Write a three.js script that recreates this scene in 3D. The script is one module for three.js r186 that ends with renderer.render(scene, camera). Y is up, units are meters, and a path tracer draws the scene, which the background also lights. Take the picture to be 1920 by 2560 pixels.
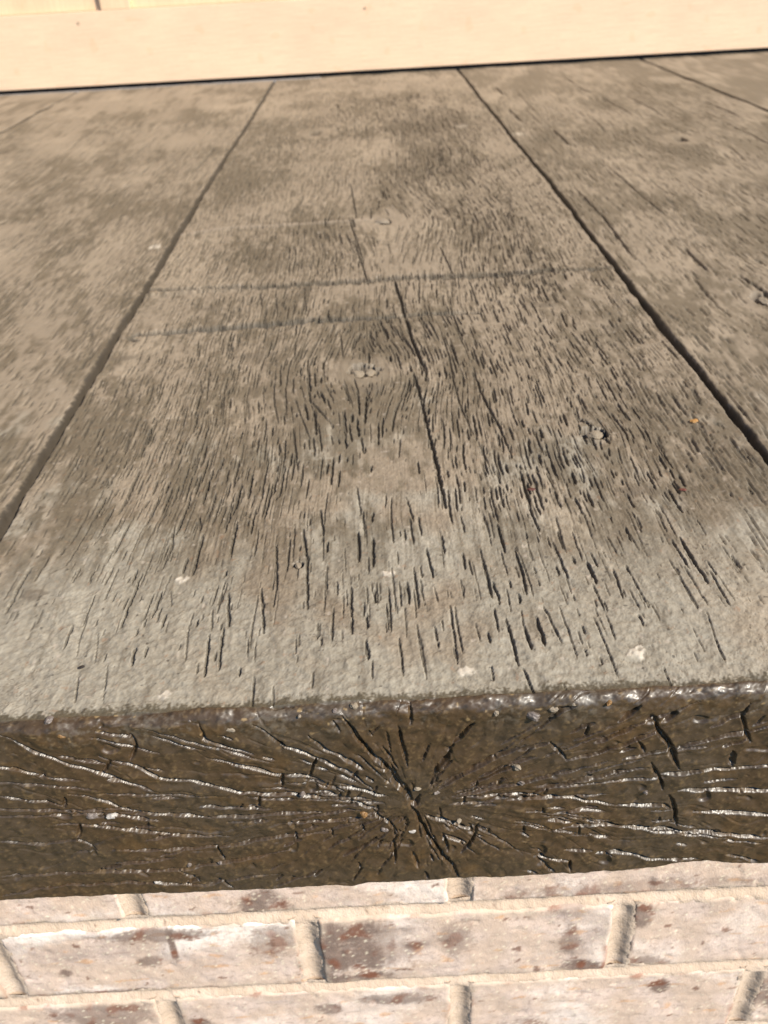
import * as THREE from 'three';
import { RoundedBoxGeometry } from 'three/addons/geometries/RoundedBoxGeometry.js';
import { Sky } from 'three/addons/objects/Sky.js';
import { mergeGeometries } from 'three/addons/utils/BufferGeometryUtils.js';

// ---------- camera, sky, sun, exposure ----------
const scene = new THREE.Scene();
const camera = new THREE.PerspectiveCamera(61.1, 0.75, 0.02, 900);
camera.position.set(0, 0.2969, 0.2898);
camera.up.set(0.05397, 0.83534, -0.54708);
camera.lookAt(camera.position.clone().add(new THREE.Vector3(-0.0051, -0.54764, -0.8367)));
camera.focus = 0.41;
camera.userData.fStop = 15;
scene.add(camera);

const EXPOSURE = 1.82;
const SUN = new THREE.Vector3().setFromSphericalCoords(1, THREE.MathUtils.degToRad(90 - 41), THREE.MathUtils.degToRad(50));
const sky = new Sky();
sky.name = 'sky';
sky.scale.setScalar(800);
sky.userData = { kind: 'structure', label: 'clear blue daytime sky over the porch', category: 'sky' };
sky.material.uniforms.sunPosition.value.copy(SUN);
sky.material.uniforms.turbidity.value = 3;
sky.material.uniforms.rayleigh.value = 1.2;
sky.material.uniforms.mieCoefficient.value = 0.004;
sky.material.uniforms.cloudCoverage.value = 0;
scene.add(sky);
scene.environmentIntensity = 0.1;
const sun = new THREE.DirectionalLight(new THREE.Color(1, 0.92, 0.78), 4.6);
sun.name = 'sun';
sun.position.copy(SUN).multiplyScalar(8);
sun.castShadow = true;
Object.assign(sun.shadow.camera, { left: -4, right: 4, top: 4, bottom: -4, near: 0.1, far: 20 });
sun.shadow.mapSize.set(4096, 4096);
sun.shadow.radius = 1;
scene.add(sun, sun.target);

// ---------- helpers ----------
let seed = 12345;
const rnd = () => { seed = (seed * 1664525 + 1013904223) >>> 0; return seed / 4294967296; };
const perm = new Uint8Array(512);
{ const a = Array.from({ length: 256 }, (_, i) => i); for (let i = 255; i > 0; i--) { const j = Math.floor(rnd() * (i + 1)); [a[i], a[j]] = [a[j], a[i]]; } for (let i = 0; i < 512; i++) perm[i] = a[i & 255]; }
const GX = new Float32Array(16), GY = new Float32Array(16);
for (let i = 0; i < 16; i++) { GX[i] = Math.cos(i * Math.PI / 8); GY[i] = Math.sin(i * Math.PI / 8); }
function N(x, y) {                                      // gradient noise, about -1 .. 1
  const fx = Math.floor(x), fy = Math.floor(y), X = fx & 255, Y = fy & 255;
  x -= fx; y -= fy;
  const u = x * x * x * (x * (x * 6 - 15) + 10), v = y * y * y * (y * (y * 6 - 15) + 10);
  const a = perm[X] + Y, b = perm[X + 1] + Y;
  const g = (h, dx, dy) => GX[h & 15] * dx + GY[h & 15] * dy;
  const p = g(perm[a], x, y), q = g(perm[b], x - 1, y), r = g(perm[a + 1], x, y - 1), s = g(perm[b + 1], x - 1, y - 1);
  const l = p + u * (q - p);
  return 1.45 * (l + v * (r + u * (s - r) - l));
}
const fbm = (x, y, n = 3) => { let s = 0, a = 0.6, f = 1; for (let i = 0; i < n; i++) { s += a * N(x * f + i * 17.3, y * f - i * 9.1); a *= 0.5; f *= 2.1; } return s; };
const clamp = (x, a = 0, b = 1) => (x < a ? a : x > b ? b : x);
const smooth = (a, b, x) => { const t = clamp((x - a) / (b - a)); return t * t * (3 - 2 * t); };
const mix = (a, b, t) => a + (b - a) * t;
const mixTo = (c, r, g, b, t) => { c[0] += (r - c[0]) * t; c[1] += (g - c[1]) * t; c[2] += (b - c[2]) * t; };
const add = (parent, name, geometry, material) => {
  const m = new THREE.Mesh(geometry, material); m.name = name; m.castShadow = m.receiveShadow = true; parent.add(m); return m;
};
const thing = (name, label, category, kind) => {
  const g = new THREE.Group(); g.name = name; g.userData = { label, category }; if (kind) g.userData.kind = kind; scene.add(g); return g;
};
function lower(a, v) { let l = 0, h = a.length; while (l < h) { const m = (l + h) >> 1; if (a[m] < v) l = m + 1; else h = m; } return l; }
// the part of a grid of vertices whose cells pass a test, as a geometry of its own
function cells(nx, ny, P, NRM, COL, keep) {
  const map = new Int32Array(nx * ny).fill(-1), idx = [], pos = [], nor = [], col = [];
  const v = (i) => {
    if (map[i] < 0) { map[i] = pos.length / 3; for (let k = 0; k < 3; k++) { pos.push(P[i * 3 + k]); nor.push(NRM[i * 3 + k]); col.push(COL[i * 3 + k]); } }
    return map[i];
  };
  for (let j = 0; j < ny - 1; j++) for (let i = 0; i < nx - 1; i++) {
    if (!keep(i, j)) continue;
    const a = j * nx + i, b = a + 1, c = a + nx, d = c + 1;
    idx.push(v(a), v(c), v(b), v(b), v(c), v(d));
  }
  const g = new THREE.BufferGeometry();
  g.setAttribute('position', new THREE.Float32BufferAttribute(pos, 3));
  g.setAttribute('normal', new THREE.Float32BufferAttribute(nor, 3));
  g.setAttribute('color', new THREE.Float32BufferAttribute(col, 3));
  g.setIndex(idx);
  return g;
}
function gridNormals(nx, ny, P) {
  const out = new Float32Array(P.length);
  for (let j = 0; j < ny; j++) for (let i = 0; i < nx; i++) {
    const l = (j * nx + Math.max(i - 1, 0)) * 3, r = (j * nx + Math.min(i + 1, nx - 1)) * 3, u = (Math.max(j - 1, 0) * nx + i) * 3, d = (Math.min(j + 1, ny - 1) * nx + i) * 3;
    const ax = P[r] - P[l], ay = P[r + 1] - P[l + 1], az = P[r + 2] - P[l + 2], bx = P[d] - P[u], by = P[d + 1] - P[u + 1], bz = P[d + 2] - P[u + 2];
    let x = by * az - bz * ay, y = bz * ax - bx * az, z = bx * ay - by * ax;
    const L = Math.hypot(x, y, z) || 1, o = (j * nx + i) * 3;
    out[o] = x / L; out[o + 1] = y / L; out[o + 2] = z / L;
  }
  return out;
}
// a groove along a polyline in millimetres, pressed into a height field {u, v: coordinates of its columns and rows, H, S}
function cut(f, w, ...p) {
  const pts = []; for (let i = 0; i < p.length; i += 2) pts.push([p[i] / 1000, p[i + 1] / 1000]);
  const len = [0]; for (let i = 1; i < pts.length; i++) len.push(len[i - 1] + Math.hypot(pts[i][0] - pts[i - 1][0], pts[i][1] - pts[i - 1][1]));
  const total = len[len.length - 1], hw0 = Math.min(w * f.widen, f.widest) / 1000, nx = f.u.length, k = p[0] * 0.37 + p[1] * 0.91;
  const depth = Math.min(f.deepest, f.depth * hw0);
  for (let s = 0; s < pts.length - 1; s++) {
    const [ax, ay] = pts[s], [bx, by] = pts[s + 1], dx = bx - ax, dy = by - ay, L2 = dx * dx + dy * dy || 1e-12, m = hw0 * 2.2;
    const i0 = Math.max(lower(f.u, Math.min(ax, bx) - m) - 1, 0), i1 = Math.min(lower(f.u, Math.max(ax, bx) + m) + 1, nx);
    const j0 = Math.max(lower(f.v, Math.min(ay, by) - m) - 1, 0), j1 = Math.min(lower(f.v, Math.max(ay, by) + m) + 1, f.v.length);
    for (let j = j0; j < j1; j++) for (let i = i0; i < i1; i++) {
      const x = f.u[i], y = f.v[j], t = ((x - ax) * dx + (y - ay) * dy) / L2;
      if ((t < 0 && s) || (t > 1 && s < pts.length - 2)) if (t < -0.15 || t > 1.15) continue;
      const tc = clamp(t), along = len[s] + tc * Math.sqrt(L2), q = along / total;
      const side = ((x - ax) * dy - (y - ay) * dx) / Math.sqrt(L2), off = Math.hypot(x - ax - tc * dx, y - ay - tc * dy);
      const taper = 0.35 + 0.65 * Math.min(1, 4.5 * Math.min(q, 1 - q) + (f.blunt ? 0.3 : 0));
      const hw = hw0 * taper * (1 + (f.blunt ? 0.6 * N(along * 760 + k, k) : 0.22 * N(along * 300 + k, k)) + 0.45 * N(along * (f.blunt ? 230 : 90), k * 1.7)) + 1e-5;
      const e = (off < 1e-9 ? 0 : off + (t < 0 || t > 1 ? 0 : Math.sign(side) * hw0 * (f.blunt ? 0.5 : 0.8) * N(along * (f.blunt ? 160 : 75) + 7, k * 2.1))) / hw;
      if (e > 1) continue;
      const o = j * nx + i, h = -depth * taper * (1 - Math.abs(e) ** f.shape);
      if (h < f.H[o]) f.H[o] = h;
      const st = 1 - Math.max(0, e) ** 3; if (st > f.S[o]) f.S[o] = st;
    }
  }
}

// ---------- concrete porch pressed to look like timber planks ----------
const THICK = 0.136, ROUND = 0.0058, LIP = -0.0028, FRONT = 0.003, HOUSE = -2.341;
const EDGE = [-2.28, -1.78, -1.28, -0.778, -0.2465, 0.2525, 0.754, 1.26, 1.76, 2.26];
const wander = (k, z) => (k === 0 || k === EDGE.length - 1 ? 0 : 0.006 * N(z * 1.3 + k * 7.7, k * 3.1) + 0.0016 * N(z * 11, k * 5.3 + 2));
const PITS = [[-0.014, -0.38, 0.0135, 0.0125, 0.0052], [0.148, -0.251, 0.0098, 0.0092, 0.0042], [0.015, -0.842, 0.009, 0.012, 0.003], [0.363, -0.494, 0.01, 0.016, 0.004], [-0.0535, -0.113, 0.0036, 0.0034, 0.002], [-0.1, -1.5, 0.012, 0.02, 0.004], [0.52, -1.25, 0.01, 0.018, 0.004]];
const KNOTS = [[-0.014, -0.38, 0.05, 0.085], [0.015, -0.842, 0.06, 0.12], [0.148, -0.251, 0.012, 0.03], [0.363, -0.494, 0.03, 0.06], [-0.1, -1.5, 0.06, 0.15], [-0.5, -0.9, 0.05, 0.14], [0.52, -1.25, 0.06, 0.16], [-0.45, -1.8, 0.06, 0.2]];
function grain(x, z) {                                  // lines of equal value run along the planks and part round the knots
  let g = x + 0.006 * N(z * 3.2 + 4, x * 2) + 0.0016 * N(z * 22, x * 9);
  for (const [kx, kz, rx, rz] of KNOTS) {
    const dx = (x - kx) / rx, dz = (z - kz) / rz, e = dx * dx * 0.35 + dz * dz;
    if (e < 6) g -= 0.52 * rx * Math.tanh(dx * 1.6) * Math.exp(-e) ;
  }
  return g;
}
const WHITE = [[-2, -101, 4], [33, -20, 5], [117, -25, 5], [-112, -14, 4], [-120, -106, 4.5], [268, -1371, 15], [176, -1483, 14], [-269, -784, 10], [121, -29, 3]];
const SMUDGE = [[156, -173, 17, 6], [-200, -97, 9, 6], [-110, -427, 18, 9], [-226, -436, 16, 6], [161, -510, 13, 8], [208, -446, 11, 6], [117, -384, 12, 6], [-168, -549, 12, 6], [-143, -313, 8, 4], [-8, -345, 14, 7]];
const tmp = [0, 0, 0];
// surface of the top: returns height in metres and leaves the colour in tmp
function deckAt(x, z, du, dv, plank, cutH, cutS) {
  const ox = x + plank * 3.71, g = grain(x, z) + plank * 3.71;
  const fineX = clamp(1.5 - du / 0.0015), fineZ = clamp(1.7 - dv / 0.02), fine = fineX * clamp(1.5 - dv / 0.0022);
  const zone = fbm(ox * 7 + 3, z * 3.6, 2), zone2 = N(ox * 9 - 5, z * 5 + 8);
  const central = plank === 4 ? 1 : 0.8;
  // short dashes, comb lines, trowel waves and sand
  const n1 = N(g * 190, z * 30) + 0.28 * N(ox * 620, z * 260), n2 = N(g * 430 + 50, z * 20 + 9) + 0.3 * N(ox * 800 + 3, z * 300), n3 = N(g * 900, z * 55);
  const near = smooth(-0.17, -0.06, z + 0.02 * zone2);
  const comb = smooth(0.02, 0.5, n2) * clamp(0.4 + 1.2 * zone2) * (1 - 0.85 * near);
  const sand = N(ox * 880, z * 880), sand2 = N(ox * 330 + 9, z * 330), lump = N(ox * 95, z * 80);
  let h = 0.0016 * N(ox * 13, z * 8) + 0.00055 * lump * (0.4 + 0.6 * fineX);
  h += fineX * fineZ * (-0.0005 * comb + 0.00016 * n3 * (1 - near)) + fine * (0.0002 * sand + 0.00026 * sand2 + 0.0004 * near * N(ox * 210 + 0.3 * sand2, z * 230));
  // pale concrete, brown release powder in patches and along the grain
  const c = tmp;
  const worn = smooth(-0.15, 0.3, N(ox * 11 + 40, z * 9) * 0.6 + 0.4 * N(ox * 42, z * 36) + (z + 0.2) * 3.2);
  c[0] = 0.206; c[1] = 0.163; c[2] = 0.115;
  mixTo(c, 0.248, 0.218, 0.168, worn);
  mixTo(c, 0.262, 0.209, 0.148, 0.7 * smooth(0.05, 0.45, fbm(ox * 9 - 30, z * 7 + 20, 4)));
  const grit = fineX * 0.4 * sand2 + fine * 0.3 * sand;
  const mottle = 0.62 * N(g * 26, z * 9 + 3) + 0.5 * N(ox * 62 + 2, z * 38) + 0.6 * N(g * 150 + 8, z * 30) + 0.4 * N(ox * 240, z * 120);
  const patch = zone * 0.95 + 0.75 * mottle + grit * 0.6 + (plank === 5 ? 0.2 : plank === 6 ? 0.3 : plank === 4 ? 0.05 : -0.02);
  mixTo(c, 0.083, 0.064, 0.039, 0.8 * smooth(-0.2, 0.46, patch) * (1 - 0.8 * near));
  const line = fineX * fineZ * Math.max(smooth(0.3, 0.55, n1 - 0.22 + 0.3 * zone + grit) * 0.5, smooth(0.05, 0.4, n2 - 0.1 + 0.4 * zone2 + grit) * 0.6 * (1 - 0.7 * near));
  mixTo(c, 0.066, 0.05, 0.03, line);
  { const q = 1 + fine * (0.24 * sand + 0.28 * sand2) + fineX * 0.14 * N(ox * 150, z * 120); c[0] *= q; c[1] *= q; c[2] *= q; }
  // hair cracks in the worn skin near the edge, rust dots, salt and smudges
  if (z > -0.3) {
    const craze = Math.abs(N(ox * 46 + 1.5 * N(ox * 150, z * 150), z * 46 + N(ox * 130 + 5, z * 130)));
    const cr = (1 - smooth(0.008, 0.03, craze)) * clamp(0.2 + 1.8 * N(ox * 18, z * 18 + 60)) * fine;
    h -= 0.00025 * cr; mixTo(c, 0.08, 0.062, 0.045, 0.7 * cr);
  }
  mixTo(c, 0.19, 0.1, 0.05, 0.45 * smooth(0.62, 0.8, N(ox * 200 + 31, z * 200) + 0.3 * sand) * fine);
  mixTo(c, 0.36, 0.3, 0.24, 0.5 * smooth(0.55, 0.8, N(ox * 260 + 77, z * 230)) * fineX);
  mixTo(c, 0.03, 0.024, 0.018, 0.8 * smooth(0.72, 0.8, N(ox * 300 - 11, z * 300 + 5)) * fine);
  if (plank > 2 && plank < 6) {
    for (const [sx, sz, r] of WHITE) {
      const a = (x * 1000 - sx) / r, b = (z * 1000 - sz) / (r * 0.75); if (a * a + b * b > 4) continue;
      const e = a * a + b * b + 0.9 * N(ox * 330, z * 330) + 0.3 * sand, m = 1 - smooth(0.15, 1.1, e);
      h += 0.0006 * m; mixTo(c, 0.46, 0.4, 0.32, 0.85 * m);
    }
    for (const [sx, sz, r, q] of SMUDGE) {
      const a = (x * 1000 - sx) / r, b = (z * 1000 - sz) / q; if (a * a + b * b > 4) continue;
      const e = a * a + b * b + 0.7 * N(ox * 160, z * 160) + 0.5 * sand2, m = 1 - smooth(0.3, 1.1, e);
      mixTo(c, 0.105, 0.083, 0.058, 0.75 * m);
    }
  }
  // pressed marks across the planks: a raised seam and two faint saw lines
  if (plank === 4) {
    const seam = z + 0.611 + 0.006 * (x < -0.1 ? (x + 0.1) / 0.14 : 0) * 1 + 0.0022 * N(x * 60, 3), a = Math.abs(seam) / 0.0055;
    if (a < 1.6) { const m = (1 - smooth(0.5, 1.3, a)) * (0.7 + 0.5 * N(x * 210, 9)); h += 0.003 * m * (seam > -0.001 ? 1 : 0.4) ; }
    const s3 = z + 0.852 - 0.35 * Math.max(0, -0.18 - x) + 0.004 * N(x * 20, 51), d = Math.abs(s3) / 0.006;
    if (d < 1.3 && x < 0) { const m = 1 - smooth(0.3, 1.2, d); h += 0.0014 * m; mixTo(c, 0.28, 0.225, 0.17, 0.6 * m); }
  }
  for (const [kx, kz, rx, rz] of KNOTS) {                // smooth pale wood round each knot, then the knot holes
    const A = (x - kx) / (rx * 0.75), B = (z - kz) / (rz * 0.34), E = A * A + B * B;
    if (E < 1.6 && rx > 0.02) mixTo(c, 0.22, 0.174, 0.124, 0.4 * (1 - smooth(0.5, 1.5, E + 0.5 * N(ox * 70, z * 60))));
  }
  for (const [kx, kz, rx, rz, d] of PITS) {
    const a = (x - kx) / rx, b = (z - kz) / rz, e = a * a + b * b;
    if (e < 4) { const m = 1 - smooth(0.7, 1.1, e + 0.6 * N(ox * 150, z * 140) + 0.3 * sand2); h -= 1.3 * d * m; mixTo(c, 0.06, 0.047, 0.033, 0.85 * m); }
  }
  if (cutS > 0) mixTo(c, 0.05, 0.042, 0.03, 0.85 * Math.min(1, cutS * 1.3) * clamp(0.95 + 0.8 * grit));
  return h + cutH;
}
const PITH = [0.006, -0.069];
function faceAt(x, y, plank, cutH, lip) {
  const ox = x + plank * 3.71, px = x - (plank === 4 ? PITH[0] : (EDGE[plank] + EDGE[plank + 1]) / 2 + 0.03 * Math.sin(plank * 5)), py = (y - PITH[1]) * 1.5;
  const r = Math.hypot(px, py), th = Math.atan2(py, px) + 0.12 * N(ox * 30, y * 30);
  const cx = Math.cos(th), sx = Math.sin(th);
  const ray = N(cx * 13 + 30, sx * 13 + r * 9) , ray2 = N(cx * 42 - 9, sx * 42 + r * 22 + 5);
  const sand = N(ox * 900, y * 900 + 40), sand2 = N(ox * 360, y * 360 - 7), lump = N(ox * 120 + 5, y * 120);
  let h = 0.0011 * N(ox * 22, y * 22 + 9) + 0.0009 * lump + 0.0004 * ray * smooth(0.01, 0.05, r) + 0.00016 * sand2 + 0.00006 * sand;
  h -= 0.00035 * smooth(0.45, 0.65, ray2 + 0.3 * N(ox * 200, y * 200)) ;
  h -= 0.0012 * smooth(0.6, 0.75, N(ox * 85 + 60, y * 85));
  h += lip * (0.0013 * N(ox * 30, 8) + 0.0004 * N(ox * 95, y * 95) + 0.00015 * N(ox * 420, y * 420));
  const c = tmp; c[0] = 0.052; c[1] = 0.0305; c[2] = 0.0138;
  mixTo(c, 0.05, 0.0335, 0.019, smooth(-0.3, 0.5, N(ox * 18 + 4, y * 26)));
  mixTo(c, 0.125, 0.08, 0.036, 0.6 * smooth(0.12, 0.62, N(ox * 420 + 9, y * 420) * 0.7 + 0.35 * sand + 0.35 * lump));
  mixTo(c, 0.018, 0.012, 0.006, 0.6 * smooth(0.15, 0.6, N(ox * 260 - 30, y * 260) + 0.3 * N(ox * 40, y * 40)));
  mixTo(c, 0.085, 0.045, 0.014, 0.4 * smooth(0.35, 0.7, N(ox * 48 + 13, y * 60) + 0.25 * sand2));
  if (lip > 0) mixTo(c, 0.115, 0.092, 0.066, lip * 0.6 * smooth(0.0, 0.6, 0.6 * N(ox * 300, y * 300 + 20) + 0.8 * N(ox * 34, 4) + 0.3 * sand));
  mixTo(c, 0.3, 0.2, 0.09, 0.7 * lip * smooth(0.62, 0.75, N(ox * 230 + 50, y * 260)));
  return h + cutH * (1 + 0.35 * N(ox * 160 + 8, y * 160)) + (cutH < 0 ? 0.0005 * N(ox * 620, y * 620) : 0);
}
const deckMat = new THREE.MeshStandardMaterial({ name: 'stained_concrete', vertexColors: true, roughness: 0.62 });
const faceMat = new THREE.MeshPhysicalMaterial({ name: 'sealed_concrete', vertexColors: true, roughness: 0.46, clearcoat: 0.12, clearcoatRoughness: 0.22 });
const porch = thing('concrete_porch', 'grey brown porch slab of concrete pressed like weathered timber planks, with dark edge', 'porch');

function zRows(step) {                                  // rows of the top, closer together towards the front edge
  const f = 868, H = 0.2969, D = 0.2898, rows = [];
  const a0 = Math.atan(H / (D - (HOUSE - 0.1))), a1 = Math.atan(H / (D - LIP)), pitch = 0.5795;
  const p0 = Math.tan(a0 - pitch), p1 = Math.tan(a1 - pitch), n = Math.round((p1 - p0) * f / step);
  for (let i = 0; i <= n; i++) rows.push(D - H / Math.tan(pitch + Math.atan(mix(p0, p1, i / n))));
  rows[n] = LIP;
  return rows;
}
// dashes and long scratches pressed along the grain of a plank, row by row
function scratch(deck, k, gap, wide, run, rest, z0, z1, mask) {
  const a = EDGE[k] + 0.008, b = EDGE[k + 1] - 0.008, px = deck.u[Math.floor(deck.u.length / 2)];
  for (let gx = a; gx < b; gx += gap * (0.6 + 0.8 * rnd())) {
    let z = z0 - rnd() * 0.04;
    while (z > z1) {
      const L = run * (0.3 + 2.2 * rnd() ** 3) * (1 + 0.9 * Math.max(0, -z - 0.5)), x = gx + 0.0008 * (rnd() - 0.5), q = mask(x, z - L / 2);
      if (rnd() < q && !KNOTS.some(([kx, kz, rx, rz]) => rx > 0.02 && ((x - kx) / (rx * 0.62)) ** 2 + ((z - L / 2 - kz) / (rz * 0.3)) ** 2 < 1)) {
        const g0 = grain(x, z), p = [];
        for (let i = 0; i <= 3; i++) { const zz = z - L * i / 3; let xx = x; for (let n = 0; n < 3; n++) xx -= (grain(xx, zz) - g0) * 0.9; p.push(clamp(xx, a, b) * 1000, zz * 1000); }
        cut(deck, wide * (0.45 + 0.95 * rnd() ** 1.5) * (0.7 + 0.4 * q) * Math.min(1, 0.35 + L / 0.018), ...p);
      }
      z -= L + rest * (0.3 + 1.4 * rnd());
    }
  }
}
function grainOf(deck, k) {
  const sh = k * 3.71, zone = (x, z) => fbm((x + sh) * 7 + 3, z * 3.6, 2), zone2 = (x, z) => N((x + sh) * 9 - 5, z * 5 + 8), mid4 = k === 4;
  scratch(deck, k, 0.0042, 1.3, 0.019, 0.013, -0.012, -1.9, (x, z) => clamp(0.55 + 1.3 * zone(x, z)) * (mid4 ? 1 - 0.55 * smooth(0.06, 0.2, Math.abs(x - 0.02)) * (z > -0.4 ? 1 : 0.5) : 0.7) * (z > -0.19 ? 0.55 : 1));
  scratch(deck, k, 0.0025, 0.9, 0.017, 0.011, -0.05, -1.7, (x, z) => clamp(0.66 + 1.2 * zone2(x, z) + (mid4 ? 0.55 * smooth(0.02, 0.12, Math.abs(x)) : 0)) * (z > -0.16 ? 0.35 : 1));
}
function longChecks(deck, k) {                            // a few long thin splits along the side planks
  for (let i = 0; i < 26; i++) {
    const x = mix(EDGE[k] + 0.02, EDGE[k + 1] - 0.02, rnd()), z = -0.15 - 1.7 * rnd(), L = (0.06 + 0.2 * rnd() * rnd()) * (1 - z * 0.5), g0 = grain(x, z), p = [];
    for (let q = 0; q <= 6; q++) { const zz = z - L * q / 6; let xx = x; for (let n = 0; n < 3; n++) xx -= (grain(xx, zz) - g0) * 0.9; p.push(xx * 1000, zz * 1000); }
    cut(deck, 1.6 + 1.8 * rnd(), ...p);
  }
}
function endChecks(face, k) {
  const cx = k === 4 ? PITH[0] : (EDGE[k] + EDGE[k + 1]) / 2 + 0.03 * Math.sin(k * 5);
  for (let i = 0; i < 260; i++) {
    const th = rnd() * Math.PI * 2, r0 = 0.012 + 0.13 * rnd() ** 1.2, L = 0.006 + 0.03 * rnd() * rnd() + 0.05 * (rnd() < 0.2 ? rnd() : 0), p = [], bend = (rnd() - 0.5) * 0.5;
    for (let q = 0; q <= 3; q++) { const r = r0 + L * q / 3, t = th + bend * q / 3 * L / r0 * 0.5; p.push((cx + r * Math.cos(t) * 1.25) * 1000, (PITH[1] + r * Math.sin(t) / 1.25) * 1000); }
    if (p[1] > -6 || p[1] < -130 || p[7] > -4 || p[7] < -132) continue;
    cut(face, 0.26 + 0.32 * rnd() * rnd(), ...p);
    if (rnd() < 0.35) cut(face, 0.34, p[2], p[3], p[2] + 1 * Math.sin(th) * 3 + rnd() * 2, p[3] + 3 + 5 * rnd());
  }
}
function makePlank(k, cols, zStep, faceStep, fineCut, press) {
  const xl = EDGE[k], xr = EDGE[k + 1], zs = zRows(zStep), prof = zs.map((z) => [0, z, 1, 0]);
  const arc = Math.max(4, Math.round(ROUND * 1.57 / faceStep)), yEnd = -(THICK - 0.004), nf = Math.round((-ROUND - yEnd) / faceStep);
  for (let i = 1; i <= arc; i++) { const a = i / arc * Math.PI / 2; prof.push([-ROUND + ROUND * Math.cos(a), LIP + ROUND * Math.sin(a), Math.cos(a), Math.sin(a)]); }
  for (let i = 1; i <= nf; i++) prof.push([mix(-ROUND, yEnd, i / nf), FRONT, 0, 1]);
  for (let i = 1; i <= 6; i++) { const a = i / 6 * Math.PI / 2; prof.push([yEnd - 0.004 * Math.sin(a), FRONT - 0.004 + 0.004 * Math.cos(a), -Math.sin(a), Math.cos(a)]); }
  for (let i = 1; i <= 8; i++) prof.push([-THICK, mix(FRONT - 0.004, -0.06, i / 8), -1, 0]);
  const nx = cols.length, ny = prof.length, nTop = zs.length;
  const u = Float64Array.from(cols);
  const deck = { u, v: Float64Array.from(zs), H: new Float32Array(nx * nTop), S: new Float32Array(nx * nTop), widen: 0.7, depth: 2.1, deepest: 0.0045, shape: 1.6, widest: 9, blunt: true };
  const fy = prof.slice(nTop).map((p) => p[0]).reverse(), nF = fy.length;      // rising
  const face = { u, v: Float64Array.from(fy), H: new Float32Array(nx * nF), S: new Float32Array(nx * nF), widen: 2.25, depth: 1.9, deepest: 0.0052, shape: 1.6, widest: 1.7, blunt: false };
  if (fineCut) { grainOf(deck, k); if (k !== 4) longChecks(deck, k); endChecks(face, k); }
  if (press) press(deck, face);
  const P = new Float32Array(nx * ny * 3), C = new Float32Array(nx * ny * 3);
  for (let j = 0; j < ny; j++) {
    const [py, pz, ny_, nz_] = prof[j], top = j < nTop, dv = top ? (zs[Math.min(j + 1, nTop - 1)] - zs[Math.max(j - 1, 0)]) / 2 || 0.0005 : 0.0005;
    const zz = Math.min(pz, LIP), wl = wander(k, zz), wr = wander(k + 1, zz);
    const lip = smooth(-0.016, LIP + 0.002, pz) * (1 - smooth(0.008, 0.02, -py));
    for (let i = 0; i < nx; i++) {
      const t = (cols[i] - xl) / (xr - xl), x = cols[i] + wl * (1 - t) ** 6 + wr * t ** 6, du = (cols[Math.min(i + 1, nx - 1)] - cols[Math.max(i - 1, 0)]) / 2;
      let h, o = (j * nx + i) * 3;
      if (ny_ < 0) h = 0, faceAt(x, py, k, 0, 0);
      else if (top) {
        h = deckAt(x, pz, du, dv, k, deck.H[j * nx + i], deck.S[j * nx + i]);
        const edge = smooth(-0.004, 0.0015, pz + 0.0016 * N(x * 70, 2) + 0.0012 * N(x * 260, pz * 260));
        h += lip * 0.0006 * N(x * 60 + k * 40, 8) - 0.0004 * smooth(-0.012, LIP, pz);
        if (lip > 0.01) mixTo(tmp, 0.055, 0.042, 0.022, 0.9 * smooth(-0.0078, -0.0046, pz + 0.003 * N(x * 24, 2) + 0.0026 * N(x * 190, pz * 190) + 0.0018 * 1.9 * N(x * 620, pz * 620)));
      } else {
        const fj = nF - 1 - (j - nTop);
        h = faceAt(x, py - Math.max(0, FRONT - pz) * (py > -0.05 ? -1 : 1), k, face.H[fj * nx + i], lip);
      }
      const e = Math.min(cols[i] - xl, xr - cols[i]) + 0.0013 * N(x * 40 + k, pz * 40) * smooth(0, 0.002, Math.min(cols[i] - xl, xr - cols[i])) + (top && du < 0.002 ? 0.0006 * N(x * 300, pz * 240) : 0);
      if (e < 0.007 && ny_ >= 0) { const right = (k === 4 && cols[i] > xl + 0.3) || (k === 5 && cols[i] < xl + 0.1), q = clamp(1 - Math.max(0, e) / (right ? 0.0042 : 0.0056)); h -= 0.0075 * (q * q * (3 - 2 * q)); if (top) mixTo(tmp, 0.036, 0.028, 0.019, 0.95 * smooth(0.04, 0.3, q + 0.25 * N(x * 400, pz * 200))); }
      const drop = smooth(0.11, 0.13, -py) * (0.0022 * N(x * 22 + 3, 1) + 0.0011 * N(x * 70, 4) + 0.0006 * N(x * 210, 4) + (k === 4 ? 0.004 * Math.exp(-(((x - 0.155) / 0.022) ** 2)) + 0.002 * smooth(-0.09, -0.2, x) - 0.0016 * Math.exp(-(((x + 0.031) / 0.006) ** 2)) : 0));
      P[o] = x; P[o + 1] = py + h * ny_ + drop; P[o + 2] = pz + h * nz_;
      C[o] = tmp[0]; C[o + 1] = tmp[1]; C[o + 2] = tmp[2];
    }
  }
  const Nn = gridNormals(nx, ny, P);
  const isFace = (i, j) => j >= nTop + arc || (j >= nTop - 40 && prof[j][1] + 0.0016 * N(cols[i] * 75 + k * 9, 2) + 0.0011 * N(cols[i] * 330, prof[j][1] * 330) > -0.005);
  const m = add(porch, 'plank', cells(nx, ny, P, Nn, C, (i, j) => !isFace(i, j)), deckMat);
  add(m, 'end_grain', cells(nx, ny, P, Nn, C, isFace), faceMat);
  return m;
}
const even = (a, b, step) => { const n = Math.max(2, Math.round((b - a) / step)); return Array.from({ length: n + 1 }, (_, i) => mix(a, b, i / n)); };
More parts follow.
